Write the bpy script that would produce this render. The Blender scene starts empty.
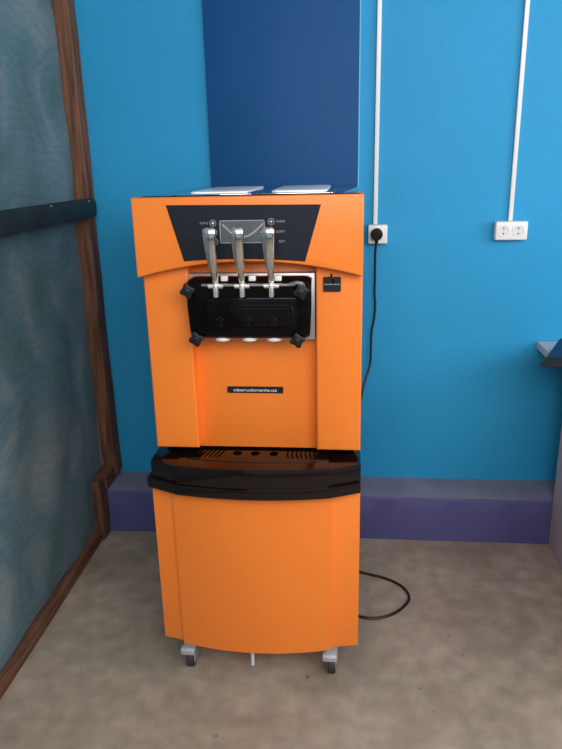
import bpy, bmesh, math, random
from math import sin, cos, pi, radians
from mathutils import Vector, Matrix
random.seed(7)
S = bpy.context.scene
COL = S.collection

# ------------------------------------------------------------------ camera
F_PX, CAM_H = 670.0, 1.46
cd = bpy.data.cameras.new('camera'); cam = bpy.data.objects.new('camera', cd); COL.objects.link(cam)
cd.sensor_fit = 'VERTICAL'; cd.sensor_height = 36.0; cd.lens = F_PX / 749 * 36
R = Matrix.Rotation(radians(5.8), 4, 'Z') @ Matrix.Rotation(radians(90 - 17.5), 4, 'X') @ Matrix.Rotation(radians(-1.3), 4, 'Z')
cam.matrix_world = Matrix.Translation((0, 0, CAM_H)) @ R
cd.clip_start = 0.05
S.camera = cam
# ------------------------------------------------------------------ world, light, exposure
S.view_settings.view_transform = 'Standard'; S.view_settings.look = 'None'
S.view_settings.gamma = 1.0; S.view_settings.use_curve_mapping = False
S.view_settings.exposure = 0.0
W = bpy.data.worlds.new('world'); S.world = W; W.use_nodes = True
bg = W.node_tree.nodes['Background']
bg.inputs[0].default_value = (0.80, 0.90, 1.0, 1); bg.inputs[1].default_value = 0.40

def area(name, loc, target, sx, sy, power, color):
    l = bpy.data.lights.new(name, 'AREA'); l.shape = 'RECTANGLE'; l.size = sx; l.size_y = sy
    l.energy = power; l.color = color
    o = bpy.data.objects.new(name, l); COL.objects.link(o); o.location = loc
    o.rotation_euler = (Vector(target) - Vector(loc)).to_track_quat('-Z', 'Y').to_euler()
    return o
# daylight coming in through the wide doorway behind and to the right of the camera
area('doorway_light', (0.75, -.75, 2.30), (0.10, 2.4, 1.1), 3.0, 1.2, 80, (1.0, 0.97, 0.93))
# unseen area light added at the right to shape the back wall's falloff
area('side_fill_light', (2.47, 1.15, 1.75), (0.2, 1.75, 1.5), 1.3, 1.1, 31, (1.0, 0.97, 0.94))

# ------------------------------------------------------------------ materials
def nodes(m):
    m.use_nodes = True; nt = m.node_tree; return nt, nt.nodes, nt.links, nt.nodes['Principled BSDF']
def mat(name, col, rough=0.5, metal=0.0, spec=0.5, noise=0.0, scale=6.0, bump=0.0, bscale=120.0, coat=0.0, emit=None, trans=0.0, alpha=1.0):
    m = bpy.data.materials.new(name); nt, N, L, b = nodes(m)
    b.inputs['Base Color'].default_value = (*col, 1); b.inputs['Roughness'].default_value = rough
    b.inputs['Metallic'].default_value = metal; b.inputs['Specular IOR Level'].default_value = spec
    b.inputs['Coat Weight'].default_value = coat; b.inputs['Coat Roughness'].default_value = 0.05
    b.inputs['Transmission Weight'].default_value = trans; b.inputs['Alpha'].default_value = alpha
    tc = N.new('ShaderNodeTexCoord')
    if noise:
        n = N.new('ShaderNodeTexNoise'); n.inputs['Scale'].default_value = scale; n.inputs['Detail'].default_value = 5
        L.new(tc.outputs['Object'], n.inputs['Vector'])
        r = N.new('ShaderNodeMapRange'); r.inputs[1].default_value = .3; r.inputs[2].default_value = .7
        r.inputs[3].default_value = 1 - noise; r.inputs[4].default_value = 1 + noise
        L.new(n.outputs['Fac'], r.inputs[0])
        mx = N.new('ShaderNodeVectorMath'); mx.operation = 'SCALE'; mx.inputs[0].default_value = col
        L.new(r.outputs[0], mx.inputs['Scale']); L.new(mx.outputs[0], b.inputs['Base Color'])
    if bump:
        n2 = N.new('ShaderNodeTexNoise'); n2.inputs['Scale'].default_value = bscale; n2.inputs['Detail'].default_value = 4
        L.new(tc.outputs['Object'], n2.inputs['Vector'])
        bp = N.new('ShaderNodeBump'); bp.inputs['Strength'].default_value = bump; bp.inputs['Distance'].default_value = 0.002
        L.new(n2.outputs['Fac'], bp.inputs['Height']); L.new(bp.outputs[0], b.inputs['Normal'])
    return m
M = {}
M['wall'] = mat('blue_wall_paint', (0.021, 0.305, 0.600), .55, spec=.25, noise=.05, scale=2.2, bump=.35, bscale=60)
M['navy'] = mat('navy_wall_paint', (0.006, 0.072, 0.225), .55, spec=.2, noise=.05, scale=3, bump=.3, bscale=60)
M['purple'] = mat('violet_plinth_paint', (0.085, 0.085, 0.235), .65, spec=.3, noise=.12, scale=5, bump=.5, bscale=40)
M['ceiling'] = mat('ceiling_paint', (0.55, 0.56, 0.55), .8, noise=.03)
M['plain_wall'] = mat('pale_blue_side_paint', (0.05, 0.27, 0.42), .6, noise=.04)
M['wood'] = None
M['orange'] = mat('orange_powder_coat', (0.93, 0.230, 0.030), .36, spec=.45, noise=.012, scale=3, bump=.04, bscale=300)
M['black_gloss'] = mat('black_gloss_plastic', (0.006, 0.0022, 0.0022), .10, spec=.50)
M['black_satin'] = mat('black_satin_plastic', (0.010, 0.011, 0.015), .38, spec=.4)
M['black_matte'] = mat('black_matte_plastic', (0.010, 0.009, 0.009), .6, spec=.2)
M['slot'] = mat('slot_shade_black', (0.002, 0.001, 0.001), .9, spec=.02)
M['panel'] = mat('dark_control_foil', (0.008, 0.011, 0.020), .45, spec=.25)
M['head_black'] = mat('deep_black_plastic', (0.003, 0.002, 0.003), .12, spec=.18)
M['chrome'] = mat('chrome', (0.80, 0.79, 0.77), .07, metal=1.0)
M['steel'] = mat('brushed_steel', (0.50, 0.50, 0.51), .42, metal=.75, noise=.05, scale=40)
M['steel_bright'] = mat('polished_steel_top', (0.62, 0.63, 0.65), .12, metal=1.0)
M['fork'] = mat('polished_fork_metal', (0.78, 0.76, 0.70), .25, metal=.75)
M['zinc'] = mat('zinc_plate', (0.52, 0.54, 0.58), .38, metal=.7)
M['white'] = mat('white_plastic', (0.80, 0.81, 0.82), .35)
M['lid'] = mat('white_lid_plastic', (0.86, 0.87, 0.88), .22)
M['tube'] = mat('clear_white_tube', (0.70, 0.70, 0.78), .3)
M['rubber'] = mat('dark_rubber', (0.03, 0.03, 0.03), .6)
M['hub'] = mat('grey_wheel_hub', (0.30, 0.31, 0.33), .4)
M['cable'] = mat('black_cable_rubber', (0.008, 0.008, 0.009), .42)
M['white_ink'] = mat('white_print', (0.75, 0.77, 0.80), .5)
M['grey_ink'] = mat('grey_print', (0.30, 0.32, 0.36), .5)
M['glass'] = mat('display_window', (0.10, 0.115, 0.13), .12, spec=.8)
M['counter'] = mat('grey_counter_side', (0.60, 0.63, 0.66), .5, noise=.04)
M['countertop'] = mat('pale_worktop', (0.62, 0.63, 0.62), .35)
M['navy_slab'] = mat('dark_blue_slab', (0.008, 0.030, 0.085), .5, spec=.2)
M['bar'] = mat('dark_teal_strip', (0.022, 0.032, 0.036), .7, spec=.25, noise=.25, scale=12, bump=.5, bscale=50)
M['plaster'] = mat('chipped_plaster', (0.55, 0.35, 0.25), .8)

def wood(name='brown_stained_wood', sc=(30, 30, 2.2)):
    m = bpy.data.materials.new(name); nt, N, L, b = nodes(m)
    tc = N.new('ShaderNodeTexCoord'); mp = N.new('ShaderNodeMapping'); mp.inputs['Scale'].default_value = sc
    L.new(tc.outputs['Object'], mp.inputs[0])
    n = N.new('ShaderNodeTexNoise'); n.inputs['Scale'].default_value = 2.0; n.inputs['Detail'].default_value = 8; n.inputs['Distortion'].default_value = .6
    L.new(mp.outputs[0], n.inputs['Vector'])
    r = N.new('ShaderNodeValToRGB'); e = r.color_ramp.elements
    e[0].position = .28; e[0].color = (0.060, 0.026, 0.015, 1); e[1].position = .72; e[1].color = (0.215, 0.100, 0.058, 1)
    L.new(n.outputs['Fac'], r.inputs[0]); L.new(r.outputs[0], b.inputs['Base Color']); b.inputs['Roughness'].default_value = .65; b.inputs['Specular IOR Level'].default_value = .25
    bp = N.new('ShaderNodeBump'); bp.inputs['Strength'].default_value = .5; bp.inputs['Distance'].default_value = .003
    L.new(n.outputs['Fac'], bp.inputs['Height']); L.new(bp.outputs[0], b.inputs['Normal'])
    return m
M['wood'] = wood()
M['wood_y'] = wood('brown_stained_rail_wood', (30, 2.2, 30))

def concrete():
    m = bpy.data.materials.new('worn_concrete'); nt, N, L, b = nodes(m)
    tc = N.new('ShaderNodeTexCoord')
    def noise(s, d=6, dist=0):
        n = N.new('ShaderNodeTexNoise'); n.inputs['Scale'].default_value = s; n.inputs['Detail'].default_value = d
        n.inputs['Distortion'].default_value = dist; L.new(tc.outputs['Object'], n.inputs['Vector']); return n
    a = noise(3.2, 9, .5); c = noise(16, 8); p = noise(34, 2); f = noise(240, 3)
    r1 = N.new('ShaderNodeValToRGB'); e = r1.color_ramp.elements
    e[0].position = .30; e[0].color = (0.275, 0.220, 0.165, 1); e[1].position = .70; e[1].color = (0.420, 0.345, 0.275, 1)
    L.new(a.outputs['Fac'], r1.inputs[0])
    r2 = N.new('ShaderNodeMapRange'); r2.inputs[1].default_value = .3; r2.inputs[2].default_value = .7; r2.inputs[3].default_value = .80; r2.inputs[4].default_value = 1.16
    L.new(c.outputs['Fac'], r2.inputs[0])
    r3 = N.new('ShaderNodeMapRange'); r3.inputs[1].default_value = .22; r3.inputs[2].default_value = .29; r3.inputs[3].default_value = .50; r3.inputs[4].default_value = 1.0
    L.new(p.outputs['Fac'], r3.inputs[0])
    mu = N.new('ShaderNodeMath'); mu.operation = 'MULTIPLY'; L.new(r2.outputs[0], mu.inputs[0]); L.new(r3.outputs[0], mu.inputs[1])
    sc = N.new('ShaderNodeVectorMath'); sc.operation = 'SCALE'; L.new(r1.outputs[0], sc.inputs[0]); L.new(mu.outputs[0], sc.inputs['Scale'])
    L.new(sc.outputs[0], b.inputs['Base Color']); b.inputs['Roughness'].default_value = .72
    ad = N.new('ShaderNodeMath'); ad.operation = 'ADD'; L.new(c.outputs['Fac'], ad.inputs[0]); L.new(f.outputs['Fac'], ad.inputs[1])
    bp = N.new('ShaderNodeBump'); bp.inputs['Strength'].default_value = .35; bp.inputs['Distance'].default_value = .004
    L.new(ad.outputs[0], bp.inputs['Height']); L.new(bp.outputs[0], b.inputs['Normal'])
    return m
M['floor'] = concrete()

def netting():
    m = bpy.data.materials.new('blue_green_shade_netting'); nt, N, L, b = nodes(m)
    tc = N.new('ShaderNodeTexCoord')
    n = N.new('ShaderNodeTexNoise'); n.inputs['Scale'].default_value = 3.0; n.inputs['Detail'].default_value = 4; n.inputs['Distortion'].default_value = 1.2
    L.new(tc.outputs['Object'], n.inputs['Vector'])
    r = N.new('ShaderNodeValToRGB'); e = r.color_ramp.elements
    e[0].position = .32; e[0].color = (0.085, 0.160, 0.170, 1); e[1].position = .68; e[1].color = (0.215, 0.275, 0.290, 1)
    x = e.new(.5); x.color = (0.110, 0.205, 0.255, 1)
    L.new(n.outputs['Fac'], r.inputs[0])
    # moire bands of the doubled mesh
    w = N.new('ShaderNodeTexWave'); w.wave_type = 'BANDS'; w.bands_direction = 'Z'; w.inputs['Scale'].default_value = 9.0
    w.inputs['Distortion'].default_value = 16; w.inputs['Detail'].default_value = 3; w.inputs['Detail Scale'].default_value = .7
    L.new(tc.outputs['Object'], w.inputs['Vector'])
    rr = N.new('ShaderNodeMapRange'); rr.inputs[3].default_value = .93; rr.inputs[4].default_value = 1.06
    L.new(w.outputs['Fac'], rr.inputs[0])
    sc = N.new('ShaderNodeVectorMath'); sc.operation = 'SCALE'; L.new(r.outputs[0], sc.inputs[0]); L.new(rr.outputs[0], sc.inputs['Scale'])
    L.new(sc.outputs[0], b.inputs['Base Color']); b.inputs['Roughness'].default_value = .75
    # woven holes
    mp = N.new('ShaderNodeMapping'); mp.inputs['Scale'].default_value = (1, 1, 1); L.new(tc.outputs['Object'], mp.inputs[0])
    sx = N.new('ShaderNodeSeparateXYZ'); L.new(mp.outputs[0], sx.inputs[0])
    def tri(o):
        a = N.new('ShaderNodeMath'); a.operation = 'MULTIPLY'; a.inputs[1].default_value = 2 * pi / 0.0040; L.new(o, a.inputs[0])
        s = N.new('ShaderNodeMath'); s.operation = 'SINE'; L.new(a.outputs[0], s.inputs[0]); return s
    s1 = tri(sx.outputs['Y']); s2 = tri(sx.outputs['Z'])
    mu = N.new('ShaderNodeMath'); mu.operation = 'MULTIPLY'; L.new(s1.outputs[0], mu.inputs[0]); L.new(s2.outputs[0], mu.inputs[1])
    ar = N.new('ShaderNodeMapRange'); ar.inputs[1].default_value = .35; ar.inputs[2].default_value = .6; ar.inputs[3].default_value = 1; ar.inputs[4].default_value = .25
    L.new(mu.outputs[0], ar.inputs[0]); L.new(ar.outputs[0], b.inputs['Alpha'])
    return m
M['net'] = netting()

# ------------------------------------------------------------------ helpers
def obj(name, bm, m, parent=None, smooth=True):
    bmesh.ops.recalc_face_normals(bm, faces=bm.faces)
    me = bpy.data.meshes.new(name); bm.to_mesh(me); bm.free()
    if smooth:
        for p in me.polygons: p.use_smooth = True
        me.set_sharp_from_angle(angle=radians(32))
    me.materials.append(m)
    o = bpy.data.objects.new(name, me); COL.objects.link(o)
    if parent:
        o.parent = parent
        org = Vector(); q = parent
        while q: org += q.location; q = q.parent
        me.transform(Matrix.Translation(-org))
    return o
def tag(o, label=None, cat=None, group=None, kind=None):
    if label: o['label'] = label
    if cat: o['category'] = cat
    if group: o['group'] = group
    if kind: o['kind'] = kind
    return o
def empty(name, loc):
    o = bpy.data.objects.new(name, None); COL.objects.link(o); o.location = loc; o.empty_display_size = .05; return o
def B(): return bmesh.new()
def add_box(bm, x0, x1, y0, y1, z0, z1, bev=0.0, seg=2):
    v = [bm.verts.new((x, y, z)) for x in (x0, x1) for y in (y0, y1) for z in (z0, z1)]
    fs = [bm.faces.new([v[i] for i in q]) for q in ((0, 1, 3, 2), (4, 6, 7, 5), (0, 4, 5, 1), (2, 3, 7, 6), (0, 2, 6, 4), (1, 5, 7, 3))]
    if bev:
        es = list({e for f in fs for e in f.edges})
        bmesh.ops.bevel(bm, geom=es, offset=bev, segments=seg, affect='EDGES', profile=.5)
    return bm
def box(x0, x1, y0, y1, z0, z1, bev=0.0, seg=2): return add_box(B(), x0, x1, y0, y1, z0, z1, bev, seg)
def add_prism(bm, pts, axis, a, b, bev=0.0, seg=2):
    """extrude a 2-D outline along an axis; pts are the two other coordinates in x,y,z order"""
    def mk(p, t):
        if axis == 'x': return (t, p[0], p[1])
        if axis == 'y': return (p[0], t, p[1])
        return (p[0], p[1], t)
    v0 = [bm.verts.new(mk(p, a)) for p in pts]; v1 = [bm.verts.new(mk(p, b)) for p in pts]
    n = len(pts); fs = [bm.faces.new(v0), bm.faces.new(v1[::-1])]
    for i in range(n): fs.append(bm.faces.new((v0[i], v1[i], v1[(i + 1) % n], v0[(i + 1) % n])))
    if bev:
        es = list(fs[0].edges) + list(fs[1].edges)
        bmesh.ops.recalc_face_normals(bm, faces=fs)
        bmesh.ops.bevel(bm, geom=es, offset=bev, segments=seg, affect='EDGES', profile=.5)
    return bm
def prism(pts, axis, a, b, bev=0.0, seg=2): return add_prism(B(), pts, axis, a, b, bev, seg)
def add_tube(bm, path, r, n=12, cap=True):
    path = [Vector(p) for p in path]; rings = []; up = None
    for i, p in enumerate(path):
        t = (path[min(i + 1, len(path) - 1)] - path[max(i - 1, 0)]).normalized()
        if up is None: up = t.orthogonal().normalized()
        up = (up - t * up.dot(t)).normalized(); s = t.cross(up)
        rr = r[i] if isinstance(r, (list, tuple)) else r
        rings.append([bm.verts.new(p + (up * cos(2 * pi * k / n) + s * sin(2 * pi * k / n)) * rr) for k in range(n)])
    for a, b in zip(rings, rings[1:]):
        for k in range(n): bm.faces.new((a[k], a[(k + 1) % n], b[(k + 1) % n], b[k]))
    if cap: bm.faces.new(rings[0][::-1]); bm.faces.new(rings[-1])
    return bm
def smooth_path(pts, k=8):
    P = [Vector(p) for p in pts]; P = [P[0] * 2 - P[1]] + P + [P[-1] * 2 - P[-2]]; out = []
    for i in range(1, len(P) - 2):
        a, b, c, d = P[i - 1:i + 3]
        for j in range(k):
            t = j / k
            out.append(.5 * ((2 * b) + (c - a) * t + (2 * a - 5 * b + 4 * c - d) * t * t + (-a + 3 * b - 3 * c + d) * t ** 3))
    out.append(P[-2]); return out
def add_disc(bm, c, axis, r, h, n=24, bev=0):
    pts = [(r * cos(2 * pi * k / n), r * sin(2 * pi * k / n)) for k in range(n)]
    if axis == 'x': q = [(c[1] + a, c[2] + b) for a, b in pts]; t = c[0]
    elif axis == 'y': q = [(c[0] + a, c[2] + b) for a, b in pts]; t = c[1]
    else: q = [(c[0] + a, c[1] + b) for a, b in pts]; t = c[2]
    return add_prism(bm, q, axis, t, t + h, bev)
def add_ring(bm, c, r0, r1, y0, y1, n=24):
    vs = []
    for (r, y) in ((r0, y0), (r1, y0), (r1, y1), (r0, y1)):
        vs.append([bm.verts.new((c[0] + r * cos(2 * pi * k / n), y, c[1] + r * sin(2 * pi * k / n))) for k in range(n)])
    for i in range(4):
        a, b = vs[i], vs[(i + 1) % 4]
        for k in range(n): bm.faces.new((a[k], a[(k + 1) % n], b[(k + 1) % n], b[k]))
    return bm
def rrect(x0, x1, z0, z1, r, n=5):
    out = []
    for cx, cz, a0 in ((x1 - r, z1 - r, 0), (x0 + r, z1 - r, 90), (x0 + r, z0 + r, 180), (x1 - r, z0 + r, 270)):
        for k in range(n + 1):
            a = radians(a0 + 90 * k / n); out.append((cx + r * cos(a), cz + r * sin(a)))
    return out
def text(name, s, x, y, z, h, m, parent, width=None, align='CENTER', depth=.0004, bold=0.0):
    """flat lettering facing -Y, centred on x,z"""
    cu = bpy.data.curves.new(name, 'FONT'); cu.body = s; cu.align_x = align; cu.align_y = 'CENTER'; cu.size = 1; cu.extrude = .02; cu.offset = bold
    t = bpy.data.objects.new(name, cu); COL.objects.link(t)
    dg = bpy.context.evaluated_depsgraph_get(); me = bpy.data.meshes.new_from_object(t.evaluated_get(dg))
    bpy.data.objects.remove(t)
    xs = [v.co.x for v in me.vertices]; zs = [v.co.y for v in me.vertices]
    w = max(xs) - min(xs); hh = max(zs) - min(zs); cz = (max(zs) + min(zs)) / 2
    k = h / hh; kx = (width / w) if width else k
    cx = {'CENTER': (max(xs) + min(xs)) / 2, 'LEFT': min(xs), 'RIGHT': max(xs)}[align]
    for v in me.vertices:
        v.co = Vector((x + (v.co.x - cx) * kx, y - (v.co.z / .02) * depth, z + (v.co.y - cz) * k))
    bm = B(); bm.from_mesh(me); return obj(name, bm, m, parent, smooth=False)

# ------------------------------------------------------------------ the setting
WY, LZ, PY = 2.565, 0.193, 2.41          # back wall, plinth ledge height, plinth front
tag(obj('floor', box(-1.045, 2.6, -2.6, 2.8, -.06, 0), M['floor']), kind='structure')
tag(obj('ground', box(-6.0, -1.045, -4.5, 4.4, -.12, -.05), mat('packed_earth', (.16, .14, .11), .9, noise=.2, scale=2)), kind='structure')
tag(obj('wall_outside', box(-6.0, -1.30, 4.2, 4.35, -.05, 3.6), mat('dull_green_render', (.12, .19, .19), .9, noise=.35, scale=1.3)), kind='structure')  # dull green wall beyond the netting
tag(obj('wall_back', box(-1.03, 2.6, WY, WY + .15, 0, 2.9), M['wall']), kind='structure')
tag(obj('ceiling', box(-1.05, 2.6, -2.6, WY + .15, 2.75, 2.83), M['ceiling']), kind='structure')
rw = box(2.5, 2.6, -.2, .45, 0, 2.75); add_box(rw, 2.5, 2.6, 1.85, WY, 0, 2.75); add_box(rw, 2.5, 2.6, .45, 1.85, 0, 1.15); add_box(rw, 2.5, 2.6, .45, 1.85, 2.35, 2.75)
tag(obj('wall_right', rw, M['plain_wall']), kind='structure')
# low painted masonry ledge along the back wall: uneven top edge
def plinth(k0, k1):
    bm = B(); n = 90; rnd = random.Random(3); cols = []
    for i in range(n + 1):
        x = -1.04 + 3.54 * i / n; a = rnd.uniform(-.0015, .0015); c = rnd.uniform(-.0015, .0015)
        prof = [(PY + .002 + a, 0), (PY + a, LZ * .5), (PY + a * .5, LZ - .014), (PY + .006 + a, LZ - .004 + c), (PY + .016, LZ + c), (WY - .02, LZ + .006), (WY, LZ + .008 + c)]
        cols.append([bm.verts.new((x, p[0], p[1])) for p in prof])
    for a, b in zip(cols, cols[1:]):
        for k in range(k0, k1): bm.faces.new((a[k], a[k + 1], b[k + 1], b[k]))
    bmesh.ops.delete(bm, geom=[v for v in bm.verts if not v.link_faces], context='VERTS')
    return bm
pl_ = tag(obj('baseboard_back', plinth(0, 3), M['purple']), kind='structure')
tag(obj('ledge_top', plinth(3, 6), mat('dusty_grey_violet_ledge', (0.185, 0.195, 0.275), .75, noise=.12, scale=9, bump=.5, bscale=50), pl_), 'dusty grey violet top of the ledge')
# navy panel standing slightly proud of the wall with light blue right edge
tr = tag(empty('trim_1', (-.23, WY - .018, LZ)), kind='structure')
obj('panel_face', box(-.502, .037, WY - .018, WY, LZ, 2.75, .002), M['navy'], tr)
tag(obj('edge_strip', box(.037, .042, WY - .017, WY, LZ, 2.75, .0015), mat('light_blue_edge', (0.12, 0.50, 0.74), .5), tr), 'light blue right edge of the navy panel')

# net-covered timber frame on the left
wl = tag(empty('wall_left', (-.985, 1.0, 0)), kind='structure')
def net_bm():
    bm = B(); ny, nz = 120, 90; g = []
    for i in range(ny + 1):
        y = -2.5 + (2.485 + 2.5) * i / ny; row = []
        for j in range(nz + 1):
            z = .03 + 2.7 * j / nz
            d = .004 * sin(y * 9 + 2 * sin(z * 3)) + .0035 * sin(z * 14 + y * 5) + .003 * sin(y * 21 - z * 8)
            if j in (0, nz): d = 0
            row.append(bm.verts.new((-1.012 + d, y, z)))
        g.append(row)
    for i in range(ny):
        for j in range(nz): bm.faces.new((g[i][j], g[i + 1][j], g[i + 1][j + 1], g[i][j + 1]))
    return bm
tag(obj('netting', net_bm(), M['net'], wl), 'blue green shade netting stretched on the wooden frame')
def timber(x0, x1, y0, y1, z0, z1, seed, ax):
    bm = box(x0, x1, y0, y1, z0, z1, .004, 1)
    # split lengthwise and make slightly crooked
    L = {'x': 0, 'y': 1, 'z': 2}[ax]; es = [e for e in bm.edges if abs((e.verts[0].co - e.verts[1].co)[L]) > .5 * [x1 - x0, y1 - y0, z1 - z0][L]]
    bmesh.ops.subdivide_edges(bm, edges=es, cuts=14, use_grid_fill=True)
    rnd = random.Random(seed); ph = rnd.uniform(0, 6)
    for v in bm.verts:
        t = v.co[L]
        for k in range(3):
            if k != L: v.co[k] += .003 * sin(t * 4.1 + ph + k) + .0012 * sin(t * 23 + ph * 2 + k)
    return bm
tag(obj('post', timber(-1.02, -.960, 2.488, 2.560, LZ + .03, 2.74, 1, 'z'), M['wood'], wl), 'upright brown wooden post against the blue wall')
tag(obj('post', timber(-1.035, -.975, 2.335, 2.402, .0, .262, 2, 'z'), M['wood'], wl), 'short brown wooden stub in front of the violet ledge')
tag(obj('cross_piece', timber(-1.02, -.965, 2.39, 2.56, LZ + .01, LZ + .07, 4, 'y'), M['wood_y'], wl), 'short wooden cross piece lying on the violet ledge')
tag(obj('bottom_rail', timber(-1.045, -.985, -2.5, 2.40, .0, .050, 3, 'y'), M['wood_y'], wl), 'brown wooden rail along the concrete floor')
def bar():
    pts = [(y, 1.283) for y in (-2.5, 2.515)] + [(2.532, 1.292), (2.537, 1.318), (2.532, 1.343)] + [(2.515, 1.352), (-2.5, 1.352)]
    return prism([(min(p[0], 2.56), p[1]) for p in pts], 'x', -.962, -.945, .004)
cb = tag(obj('crossbar', bar(), M['bar'], wl), 'dark teal flat strip fixed across the netting')
obj('screw', add_disc(B(), (-.945, 2.46, 1.343), 'x', .0032, .003, 12), M['zinc'], cb)
obj('screw', add_disc(B(), (-.945, 2.13, 1.345), 'x', .0032, .003, 12), M['zinc'], cb)

# ------------------------------------------------------------------ the machine
XC = -.2400
m = tag(empty('ice_cream_machine', (XC, 2.0, 0)), 'orange floor-standing soft serve ice cream machine with three chrome levers, on castors', 'ice cream machine')
OX0, OX1 = -.516, .039
ZB, ZT = .112, 1.385
# chassis behind the front panels
cab = box(OX0 + .002, OX1 - .002, 1.752, 2.375, ZB, ZT - .003, .003)
add_box(cab, OX0 + .002, OX1 - .002, 1.70, 1.755, .7225, ZT - .003, .002); add_box(cab, OX0 + .002, OX1 - .002, 1.70, 1.755, ZB, .62, .002)
obj('cabinet', cab, M['orange'], m)
# steel top and the two hopper lids
top = obj('top_plate', box(-.508, .033, 1.640, 2.37, ZT - .002, ZT + .003, .001), M['steel_bright'], m)
for (a, b) in ((-.402, -.252), (-.192, -.050)):
    h = obj('hopper_lid', prism(rrect(a, b, 1.735, 2.11, .02), 'z', ZT + .0035, ZT + .010, .003), M['lid'], m)
    obj('rim', prism(rrect(a - .036, b + .020, 1.69, 2.125, .02), 'z', ZT + .0022, ZT + .0055, .001), M['steel_bright'], h)
# hood: front with an arched lower edge
def arch(x, x0=-.519, x1=.039):
    t = (x - (x0 + x1) / 2) / ((x1 - x0) / 2); return 1.195 + .038 * (1 - abs(t) ** 2.0) if abs(t) < .92 else 1.195 + .038 * (1 - .92 ** 2) * (1 - abs(t)) / .08
def hood():
    x0, x1 = -.519, .039; n = 40
    low = [(x0 + (x1 - x0) * i / n, arch(x0 + (x1 - x0) * i / n)) for i in range(n + 1)]
    return prism(low + [(x1, 1.388), (x0, 1.388)], 'y', 1.620, 1.700, .0045, 3)
hd = obj('hood', hood(), M['orange'], m)
# control panel
YH = 1.620
def cpanel():
    n = 12; a, b = (-.397, 1.2355), (-.100, 1.2325)
    low = [(a[0] + (b[0] - a[0]) * i / n, a[1] + (b[1] - a[1]) * i / n + .006 * (1 - (2 * i / n - 1) ** 2)) for i in range(n + 1)]
    return prism(low + [(-.061, 1.366), (-.433, 1.370)], 'y', YH - .0012, YH + .001, .0005, 1)
cp = tag(obj('control_panel', cpanel(), M['panel'], m), 'dark blue-black trapezoid control panel')
ds = tag(obj('display', prism(rrect(-.303, -.197, 1.2795, 1.331, .002), 'y', YH - .0020, YH - .0008), M['glass'], cp), 'glassy grey display window')
fr = B()
for q in ((-.3045, -.1955, 1.3305, 1.3325), (-.3045, -.1955, 1.2785, 1.2805), (-.3045, -.3025, 1.2785, 1.3325), (-.1975, -.1955, 1.2785, 1.3325)):
    add_box(fr, q[0], q[1], YH - .0026, YH - .001, q[2], q[3])
# pale arc across the window
pts = [(-.298 + .098 * i / 20, 1.326 - .030 * math.sin(pi * i / 20)) for i in range(21)]
for a, b in zip(pts, pts[1:]):
    v = [fr.verts.new((p[0], YH - .0022, p[1] + dz)) for p, dz in ((a, 0), (b, 0), (b, -.005), (a, -.005))]; fr.faces.new(v)
obj('display_frame', fr, mat('silver_grey', (0.32, 0.34, 0.36), .3), cp, smooth=False)
for k, (bx, bz) in enumerate([(-.3205, 1.3265), (-.3190, 1.3045), (-.3175, 1.2815), (-.1795, 1.3285), (-.1805, 1.3045), (-.1810, 1.2815)]):
    bb = B(); add_ring(bb, (bx, bz), .0068, .0080, YH - .0022, YH - .0008, 24)
    obj('button', bb, M['grey_ink'], cp)
    s = B()
    if k == 0:
        for a in range(4):
            c_, s_ = cos(a * pi / 4), sin(a * pi / 4)
            add_tube(s, [(bx - .0038 * c_, YH - .0017, bz - .0038 * s_), (bx + .0038 * c_, YH - .0017, bz + .0038 * s_)], .0006, 6)
    elif k == 3:
        add_box(s, bx - .004, bx + .004, YH - .002, YH - .001, bz - .0007, bz + .0007); add_box(s, bx - .0007, bx + .0007, YH - .002, YH - .001, bz - .004, bz + .004)
    else:
        add_ring(s, (bx, bz), .0022, .0032, YH - .002, YH - .001, 14)
    obj('button_symbol', s, M['white_ink'], cp)
text('lettering', 'AUTO', -.3320, YH - .0013, 1.3265, .0052, M['grey_ink'], cp, .021, 'RIGHT')
text('lettering', 'WASH', -.1680, YH - .0013, 1.3285, .0052, M['grey_ink'], cp, .021, 'LEFT')
text('lettering', 'SOFT', -.1680, YH - .0013, 1.3045, .0052, M['grey_ink'], cp, .021, 'LEFT')
text('lettering', 'SET', -.1620, YH - .0013, 1.2815, .0052, M['grey_ink'], cp, .015, 'LEFT')

# upper front: recessed centre panel and two proud side columns
YR = 1.695
obj('centre_panel', box(-.42, -.070, YR, YR + .02, .712, 1.24, .001), M['orange'], m)
ZC = .7215
def column(x0, x1, inner):
    bm = box(x0, x1, 1.658, 1.715, ZC, 1.232, .0)
    bmesh.ops.bevel(bm, geom=[e for e in bm.edges if abs(e.verts[0].co.y - 1.658) < 1e-6 and abs(e.verts[1].co.y - 1.658) < 1e-6], offset=.006, segments=4, affect='EDGES', profile=.5)
    return bm
obj('side_column', column(OX0, -.3985, 1), M['orange'], m)
obj('side_column', column(-.0765, .040, -1), M['orange'], m)
# badge
bd = tag(obj('badge', box(-.3185, -.1670, YR - .003, YR + .001, .8705, .8885, .0006, 1), M['black_satin'], m), 'black strip badge with silver lettering')
text('lettering', 'oborudovanie.uz', -.2427, YR - .0034, .8795, .0080, M['white_ink'], bd, .118, depth=.0006)
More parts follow.
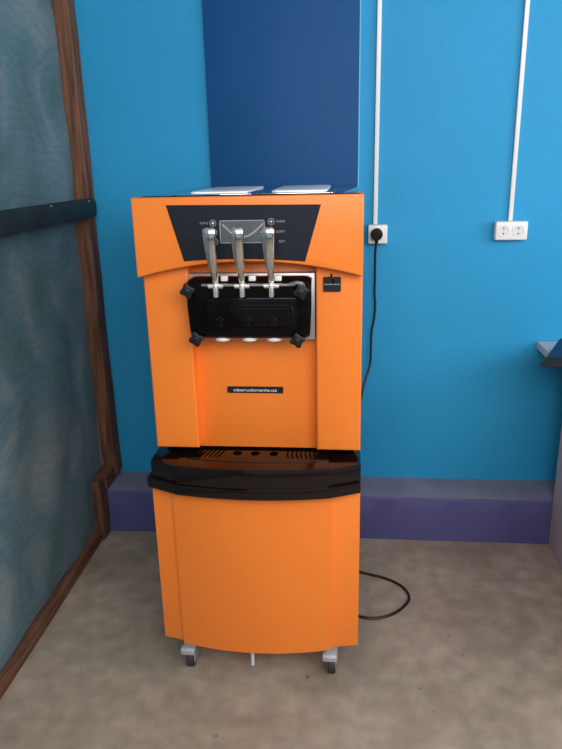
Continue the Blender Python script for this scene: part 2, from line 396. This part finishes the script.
# hanging tag under the hood
tg = tag(obj('tag_plate', box(-.0575, -.0140, 1.652, 1.6575, 1.1530, 1.1895, .0012, 1), M['black_satin'], m), 'small black square tag with a lettered band')
obj('hook', add_tube(B(), smooth_path([(-.038, 1.650, 1.197), (-.036, 1.645, 1.190), (-.032, 1.648, 1.180), (-.0305, 1.651, 1.174)], 4), .0022, 8), M['black_gloss'], tg)
lb = B(); rnd = random.Random(5); x = -.0545
while x < -.0185:
    w = rnd.uniform(.0012, .0026); add_box(lb, x, x + w, 1.6512, 1.6522, 1.1700, 1.1700 + rnd.choice((.0026, .0032))); x += w + .0009
tag(obj('lettering', lb, M['grey_ink'], tg, smooth=False), 'tiny illegible grey lettering')

# dispenser: steel plate, black head, levers, knobs
sp = obj('steel_plate', box(-.4030, -.0790, 1.668, YR + .002, 1.026, 1.1975, .002), M['steel'], m)
def head():
    # black moulded front: barrel outline, thick rounded top shoulder
    bm = B(); n = 28; x0, x1 = -.3935, -.0850
    prof = [(1.664, 1.1930), (1.630, 1.1945), (1.606, 1.1880), (1.597, 1.1760), (1.5990, 1.1650), (1.6030, 1.1560), (1.6030, 1.12), (1.6030, 1.0640), (1.6050, 1.0500), (1.612, 1.0440), (1.664, 1.0420)]
    cols = []
    for i in range(n + 1):
        u = i / n; x = x0 + (x1 - x0) * u; e = abs(2 * u - 1)
        ed = max(0, (e - .88) / .12); col = []
        for (y, z) in prof:
            yy = y + (.008 * ed ** 2 if y < 1.66 else 0)
            s = (z - 1.118) / .076
            xx = -.23775 + (x + .23775) * (1 - .035 * max(0, -s) ** 1.5 * e)
            zz = z - (ed ** 2) * .006 * (1 if z > 1.15 else -0.6 if z < 1.07 else 0)
            col.append(bm.verts.new((xx, yy, zz)))
        cols.append(col)
    for a, b in zip(cols, cols[1:]):
        for k in range(len(a) - 1): bm.faces.new((a[k], a[k + 1], b[k + 1], b[k]))
    bm.faces.new(cols[0]); bm.faces.new(cols[-1][::-1])
    return bm
dh = tag(obj('dispensing_head', head(), M['head_black'], m), 'glossy black moulded dispensing head')
# raised front plate with rounded corners and embossed marks
obj('cover_plate', prism(rrect(-.3450, -.1180, 1.0600, 1.1480, .010), 'y', 1.6002, 1.607, .0015), M['head_black'], dh)
em = B()
for cx in (-.312, -.243, -.180):
    add_tube(em, [(cx + .011 * cos(a), 1.5998, 1.088 + .011 * sin(a)) for a in [radians(20 + 14 * k) for k in range(11)]], .0010, 6)
    add_tube(em, [(cx - .008, 1.5998, 1.0795), (cx + .010, 1.5998, 1.0795)], .0008, 6)
    add_tube(em, [(cx + .004, 1.5998, 1.0930), (cx + .003, 1.5998, 1.0810)], .0009, 6)
add_tube(em, [(-.226, 1.5998, 1.0800), (-.199, 1.5998, 1.0800)], .0009, 6)
add_tube(em, smooth_path([(-.262, 1.5998, 1.1300), (-.160, 1.5998, 1.1300), (-.137, 1.5998, 1.1290), (-.131, 1.5998, 1.1230), (-.130, 1.5998, 1.108)], 5), .0012, 6)
add_tube(em, [(-.250, 1.5998, 1.1220), (-.148, 1.5998, 1.1220)], .0008, 6)
obj('embossed_marks', em, M['black_satin'], dh)
obj('pivot_rod', add_tube(B(), [(-.352, 1.597, 1.1805), (-.100, 1.597, 1.1805)], .0034, 10), M['chrome'], dh)
tag(obj('rod_handle', add_tube(B(), smooth_path([(-.140, 1.594, 1.181), (-.122, 1.590, 1.186), (-.106, 1.592, 1.183), (-.100, 1.600, 1.172)], 5), [.004] * 5 + [.0055] * 6 + [.004] * 5, 10), M['chrome'], dh), 'chrome bent end of the pivot rod')
for cx in (-.312, -.243, -.180):
    c = B(); add_disc(c, (cx, 1.632, 1.0345), 'z', .0200, .0110, 20, .002)
    obj('nozzle', c, M['white'], dh)
    add = box(cx + .006, cx + .023, 1.606, 1.618, 1.188, 1.2010, .002)
    obj('valve_top', add, M['white'], dh)
def star(cx, y, cz, r=.0205):
    n = 32; pts = []
    for k in range(n):
        a = 2 * pi * k / n; rr = r * (.80 + .15 * cos(4 * (a - radians(12)))) ; pts.append((cx + rr * cos(a), cz + rr * sin(a)))
    b = prism(pts, 'y', y - .014, y, .003, 3); add_disc(b, (cx, y - .018, cz), 'y', r * .40, .006, 16, .002)
    add_tube(b, [(cx, y - .002, cz), (cx, 1.664, cz)], .0065, 12); return b
for (kx, ky, kz) in ((-.386, 1.598, 1.168), (-.1085, 1.592, 1.166), (-.3720, 1.600, 1.0460), (-.1190, 1.600, 1.0435)):
    obj('star_knob', star(kx, ky, kz), M['black_satin'], dh)
def lever(cx):
    bm = B()
    path = [  # y, z, half width, half thickness, x shift
        (1.5960, 1.1780, .0070, .0060, 0.000), (1.5880, 1.1930, .0072, .0062, 0.000), (1.5750, 1.2100, .0078, .0065, .0005), (1.5620, 1.2300, .0098, .0075, .0005),
        (1.5530, 1.2520, .0124, .0085, .0005), (1.5470, 1.2750, .0135, .0095, 0), (1.5430, 1.2950, .0148, .0105, 0), (1.5420, 1.3080, .0158, .0108, 0), (1.5420, 1.3150, .0158, .0100, 0), (1.5430, 1.3185, .0150, .0080, 0), (1.5440, 1.3200, .0125, .0050, 0)]
    n = 20; rings = []
    for i, (y, z, hw, ht, dx) in enumerate(path):
        a = path[max(0, i - 1)]; b = path[min(len(path) - 1, i + 1)]
        t = Vector((0, b[0] - a[0], b[1] - a[1])).normalized(); nn = Vector((0, t.z, -t.y))
        ring = []
        for k in range(n):
            u = 2 * pi * k / n; cu, su = cos(u), sin(u)
            px = abs(cu) ** .75 * (1 if cu > 0 else -1); py = abs(su) ** .75 * (1 if su > 0 else -1)
            ring.append(bm.verts.new(Vector((cx + dx + hw * px, y, z)) + nn * (ht * py)))
        rings.append(ring)
    for a, b in zip(rings, rings[1:]):
        for k in range(n): bm.faces.new((a[k], a[(k + 1) % n], b[(k + 1) % n], b[k]))
    bm.faces.new(rings[0][::-1]); bm.faces.new(rings[-1])
    return bm
for cx in (-.3150, -.2505, -.1795):
    lv = obj('lever', lever(cx), M['chrome'], dh)
for cx in (-.3150, -.2505, -.1795):
    f = B(); add_tube(f, [(cx - .0180, 1.586, 1.1800), (cx - .006, 1.586, 1.1800)], .0062, 12); add_tube(f, [(cx + .006, 1.586, 1.1800), (cx + .0180, 1.586, 1.1800)], .0062, 12)
    add_box(f, cx - .0055, cx + .0055, 1.579, 1.600, 1.153, 1.186, .002)
    obj('lever_fork', f, M['fork'], dh)

# dark niche behind the drip tray
obj('niche_back', box(-.513, .036, 1.738, 1.750, .640, .7205, .001), M['black_gloss'], m)
# drip tray band
XS = [-.518, -.446, -.380, -.310, -.2400, -.170, -.100, -.036, .040]
def front_y(x, edge, seam, mid):
    if x <= -.446: t = (x + .520) / (.520 - .446); return edge + (seam - edge) * t
    if x >= -.042: t = (.040 - x) / .082; return edge + (seam - edge) * t
    u = (x + .244) / .202; return mid + (seam - mid) * u * u
def fan_outline(x0, x1, edge, seam, mid, back, n=28, extra=0):
    xs = sorted(set([x0 + (x1 - x0) * i / n for i in range(n + 1)] + [q for q in (-.446, -.042) if x0 < q < x1]))
    return [(x, front_y(x, edge, seam, mid) - extra) for x in xs] + [(x1, back), (x0, back)]
tray = obj('tray_band', add_prism(prism(fan_outline(-.525, .041, 1.618, 1.583, 1.562, 1.738), 'z', .622, .701, .003, 2), fan_outline(-.537, .041, 1.607, 1.572, 1.551, 1.71), 'z', .622, .6520, .003, 2), M['black_gloss'], m)
dt = obj('drip_tray', prism(fan_outline(-.446, -.042, 1.60, 1.576, 1.555, 1.736), 'z', .646, .7070, .003, 2), M['black_gloss'], m)
# grille slots: thin black strips whose colour stands in for the dark openings
for g, (sx, n_, sl) in enumerate(((-.4130, 7, -1), (-.1560, 7, 1))):
    for k in range(n_):
        x = sx + k * .0120; yb = front_y(x, 1.6, 1.576, 1.555)
        s = B(); y0, y1 = 1.634 + (yb - 1.56) * .5, 1.688 + (yb - 1.56) * .2; d = .006 * (1 if g == 0 else 1)
        q = []
        for i in range(5):
            t = i / 4; q.append((x + sl * .004 * (1 - t) + .010 * (t if g == 0 else -(t - t * t) * 1.6), y0 + (y1 - y0) * t))
        add_prism(s, [(a, b) for a, b in q] + [(a + .0042, b) for a, b in q[::-1]], 'z', .7060, .7075)
        obj('slot', s, M['slot'], dt)
for x in (-.2930, -.2440, -.1930):
    s = B(); pts = [(x + .0135 * cos(radians(60 * k)), 1.662 + .015 * sin(radians(60 * k))) for k in range(6)]
    add_prism(s, pts, 'z', .7060, .7077, .0004); obj('drain_hole', s, M['slot'], dt)  # black hexagons carry the darkness of the holes in their colour
gl = B(); o_ = [(-.432, 1.640), (-.425, 1.622), (-.38, 1.614), (-.31, 1.607), (-.24, 1.604), (-.17, 1.607), (-.10, 1.614), (-.064, 1.624), (-.058, 1.64), (-.066, 1.695), (-.10, 1.704), (-.39, 1.704), (-.424, 1.695)]
add_tube(gl, [Vector((a, b, .7075)) for a, b in o_ + o_[:1]], .0018, 6)
obj('grille_edge', gl, M['black_gloss'], dt)

# lower door: convex centre panel and two flanks
def door_mid():
    n = 28; x0, x1 = -.4715, -.0345
    f = [(x0 + (x1 - x0) * i / n, 1.618 - .030 * (1 - ((2 * i / n - 1) ** 2))) for i in range(n + 1)]
    bm = B()
    def ring(z, ins): return [bm.verts.new((a, b + ins, z)) for a, b in f] + [bm.verts.new((x1, 1.70, z)), bm.verts.new((x0, 1.70, z))]
    # bottom edge follows the bow downwards a little as the panel does
    r = [ring(ZB - .004, .004), ring(ZB - .002, .001), ring(ZB + .002, 0), ring(.621, 0)]
    for a, b in zip(r, r[1:]):
        k = len(a)
        for i in range(k): bm.faces.new((a[i], a[(i + 1) % k], b[(i + 1) % k], b[i]))
    bm.faces.new(r[0][::-1]); bm.faces.new(r[-1]); return bm
obj('door_panel', door_mid(), M['orange'], m)
for (x0, y0, x1, y1) in ((-.533, 1.640, -.4700, 1.626), (-.036, 1.626, .041, 1.640)):
    obj('door_flank', prism([(x0, y0), (x1, y1), (x1, 1.70), (x0, 1.70)], 'z', ZB, .621, .003, 2), M['orange'], m)

# castors
def castor(cx, cy):
    c = obj('castor', box(cx - .028, cx + .028, cy - .030, cy + .030, ZB - .006, ZB + .002, .001), M['zinc'], m)
    f = B()
    pl = [(cy - .020, ZB - .006), (cy + .020, ZB - .006), (cy + .022, .055), (cy + .008, .024), (cy - .008, .024), (cy - .018, .055)]
    add_prism(f, pl, 'x', cx - .018, cx - .0155, .0006, 1); add_prism(f, pl, 'x', cx + .0155, cx + .018, .0006, 1)
    add_box(f, cx - .022, cx + .022, cy - .023, cy + .02, ZB - .016, ZB - .006, .003)
    add_box(f, cx - .018, cx + .018, cy - .024, cy - .020, .062, ZB - .012, .001)
    obj('fork', f, M['zinc'], c)
    # brake pedal in front
    obj('brake_pedal', prism([(cy - .020, .074), (cy - .034, .074), (cy - .040, .068), (cy - .038, .054), (cy - .030, .050), (cy - .020, .054)], 'x', cx - .026, cx + .016, .002), mat('grey_pedal', (.42, .43, .47), .4) if 'ped' not in M else M['ped'], c)
    w = B(); add_disc(w, (cx - .010, cy - .012, .033), 'x', .033, .022, 28, .004); obj('wheel', w, M['rubber'], c)
    h = B(); add_disc(h, (cx - .0115, cy - .012, .033), 'x', .021, .026, 20, .002); obj('hub', h, M['hub'], c)
M['ped'] = mat('grey_pedal', (.42, .43, .47), .4)
for p in ((-.462, 1.672), (-.036, 1.672), (-.462, 2.32), (-.036, 2.32)): castor(*p)
tag(obj('drain_tube', add_tube(B(), [(-.2705, 1.635, .030), (-.2695, 1.635, ZB + .004)], .0055, 12), M['tube'], m), 'short pale drain tube hanging beneath')

# power cable: plug on the wall socket, hanging behind the machine, loop on the floor
CY = 2.530
path = smooth_path([(.1085, 2.512, 1.196), (.1082, 2.514, 1.178), (.1045, 2.520, 1.140), (.1050, 2.532, 1.090), (.1060, 2.540, 1.040), (.1060, 2.545, .985), (.1095, 2.545, .935), (.1060, 2.543, .880),
    (.0975, 2.540, .830), (.0960, 2.535, .760), (.0930, 2.530, .700), (.0700, 2.500, .625), (.0560, 2.455, .560), (.0500, 2.420, .450), (.0330, 2.397, .300), (.0240, 2.398, .120), (.0160, 2.375, .020), (.0120, 2.290, .006),
    (.0180, 2.200, .006), (.058, 2.168, .006), (.148, 2.135, .0055), (.206, 2.088, .0055), (.226, 2.028, .0055), (.202, 1.972, .0055), (.155, 1.926, .0055), (.103, 1.906, .0055), (.053, 1.911, .0055), (-.05, 1.95, .006), (-.15, 2.05, .006)], 8)
cb_ = tag(empty('power_cable', (.226, 2.028, 0)), 'black power cable from the wall plug down behind the machine and looping on the floor', 'cable')
obj('cord', add_tube(B(), path, .0046, 10), M['cable'], cb_)
pg = B(); add_disc(pg, (.1085, 2.4980, 1.204), 'y', .0215, .032, 28, .005); add_tube(pg, [(.1085, 2.512, 1.204), (.1085, 2.512, 1.190), (.1082, 2.513, 1.172)], [.011, .008, .0055], 14)
obj('plug', pg, M['black_matte'], cb_)
gr = B()
for k in range(-2, 3): add_box(gr, .1085 + k * .006 - .001, .1085 + k * .006 + .001, 2.4968, 2.499, 1.192, 1.216)
obj('grip_ridge', gr, M['black_matte'], cb_)

# sockets and trunking
so = tag(empty('wall_socket', (.1125, WY, 1.20)), 'white single wall socket with the black plug in it', 'socket', )
obj('housing', box(.0775, .1480, 2.530, WY, 1.1680, 1.2360, .004, 3), M['white'], so)
rb = B(); add_ring(rb, (.1085, 1.204), .0205, .0245, 2.5285, 2.5305, 28); obj('insert', rb, M['white'], so)
so = tag(empty('double_wall_socket', (.594, WY, 1.205)), 'white double wall socket with empty outlets below right trunking', 'socket')
obj('housing', box(.5345, .6480, 2.528, WY, 1.1760, 1.2420, .005, 3), M['white'], so)
shade = mat('white_plastic_shaded', (.70, .71, .72), .5)  # recess shade put into the colour: a slightly darker copy of the white
for cx in (.5630, .6150):
    q = B(); add_ring(q, (cx, 1.2090), .0190, .0215, 2.5262, 2.5285, 28); ou = obj('outlet', q, M['white'], so)
    q = B(); add_disc(q, (cx, 2.5272, 1.2090), 'y', .0188, .001, 28); obj('recess', q, shade, ou)
    for dz in (-.0095, .0095):
        q = B(); add_disc(q, (cx, 2.5262, 1.2090 + dz), 'y', .0027, .0012, 12); obj('pin_hole', q, M['black_matte'], ou)
for (x, lab) in ((.1040, 'white plastic cable trunking running up from the single socket beside navy panel'), (.5900, 'white plastic cable trunking running up from the double socket')):
    zt = 1.2365 if x < .3 else 1.2425
    t = tag(obj('cable_trunking', box(x - .0075, x + .0075, WY - .012, WY, zt, 2.74, .0018), M['white']), lab, 'trunking')
    
# ------------------------------------------------------------------ counter at the right edge
ct = tag(empty('counter', (1.1, 2.1, 0)), 'pale grey counter with a light worktop at the right edge of the picture', 'counter')
obj('side_panel', box(.800, .820, 1.55, PY - .002, 0, .760, .002), M['counter'], ct)
obj('front_panel', box(.820, 1.80, 1.55, 1.57, 0, .760, .002), M['counter'], ct)
obj('back_panel', box(.820, 1.80, PY - .022, PY - .002, 0, .760, .002), M['counter'], ct)
obj('worktop', prism([(.727, WY - .003), (.727, 2.37), (.800, 2.37), (.800, 1.54), (1.82, 1.54), (1.82, WY - .003)], 'z', .760, .790, .003), M['countertop'], ct)
def slab():
    z0, z1 = .7905, .842
    top_ = [(.648, 2.167), (.764, 2.416), (1.20, 2.36), (1.10, 2.10)]
    bot = [(.622, 2.146), (.748, 2.412), (1.20, 2.36), (1.10, 2.070)]
    bm = B()
    a = [bm.verts.new((x, y, .838)) for x, y in top_]; b = [bm.verts.new((x, y, .8130)) for x, y in bot]
    bm.faces.new(a); bm.faces.new(b[::-1])
    for i in range(4): bm.faces.new((a[i], a[(i + 1) % 4], b[(i + 1) % 4], b[i]))
    bmesh.ops.recalc_face_normals(bm, faces=bm.faces)
    bmesh.ops.bevel(bm, geom=list(bm.edges), offset=.002, segments=2, affect='EDGES')
    return bm
tb = tag(empty('dark_board', (.90, 2.2, .79)), 'dark blue board with a black edge lying askew on the counter, overhanging its corner', 'board')
obj('board_edge', slab(), M['black_satin'], tb)
tag(obj('board_top', prism([(.652, 2.170), (.765, 2.411), (1.19, 2.357), (1.095, 2.104)], 'z', .8375, .8400, .0008, 1), M['navy_slab'], tb), 'dark blue flat top surface')
for (x, y) in ((.80, 2.25), (1.05, 2.20), (.86, 2.36)): obj('foot', box(x - .02, x + .02, y - .02, y + .02, .7905, .8135, .002), M['black_matte'], tb)
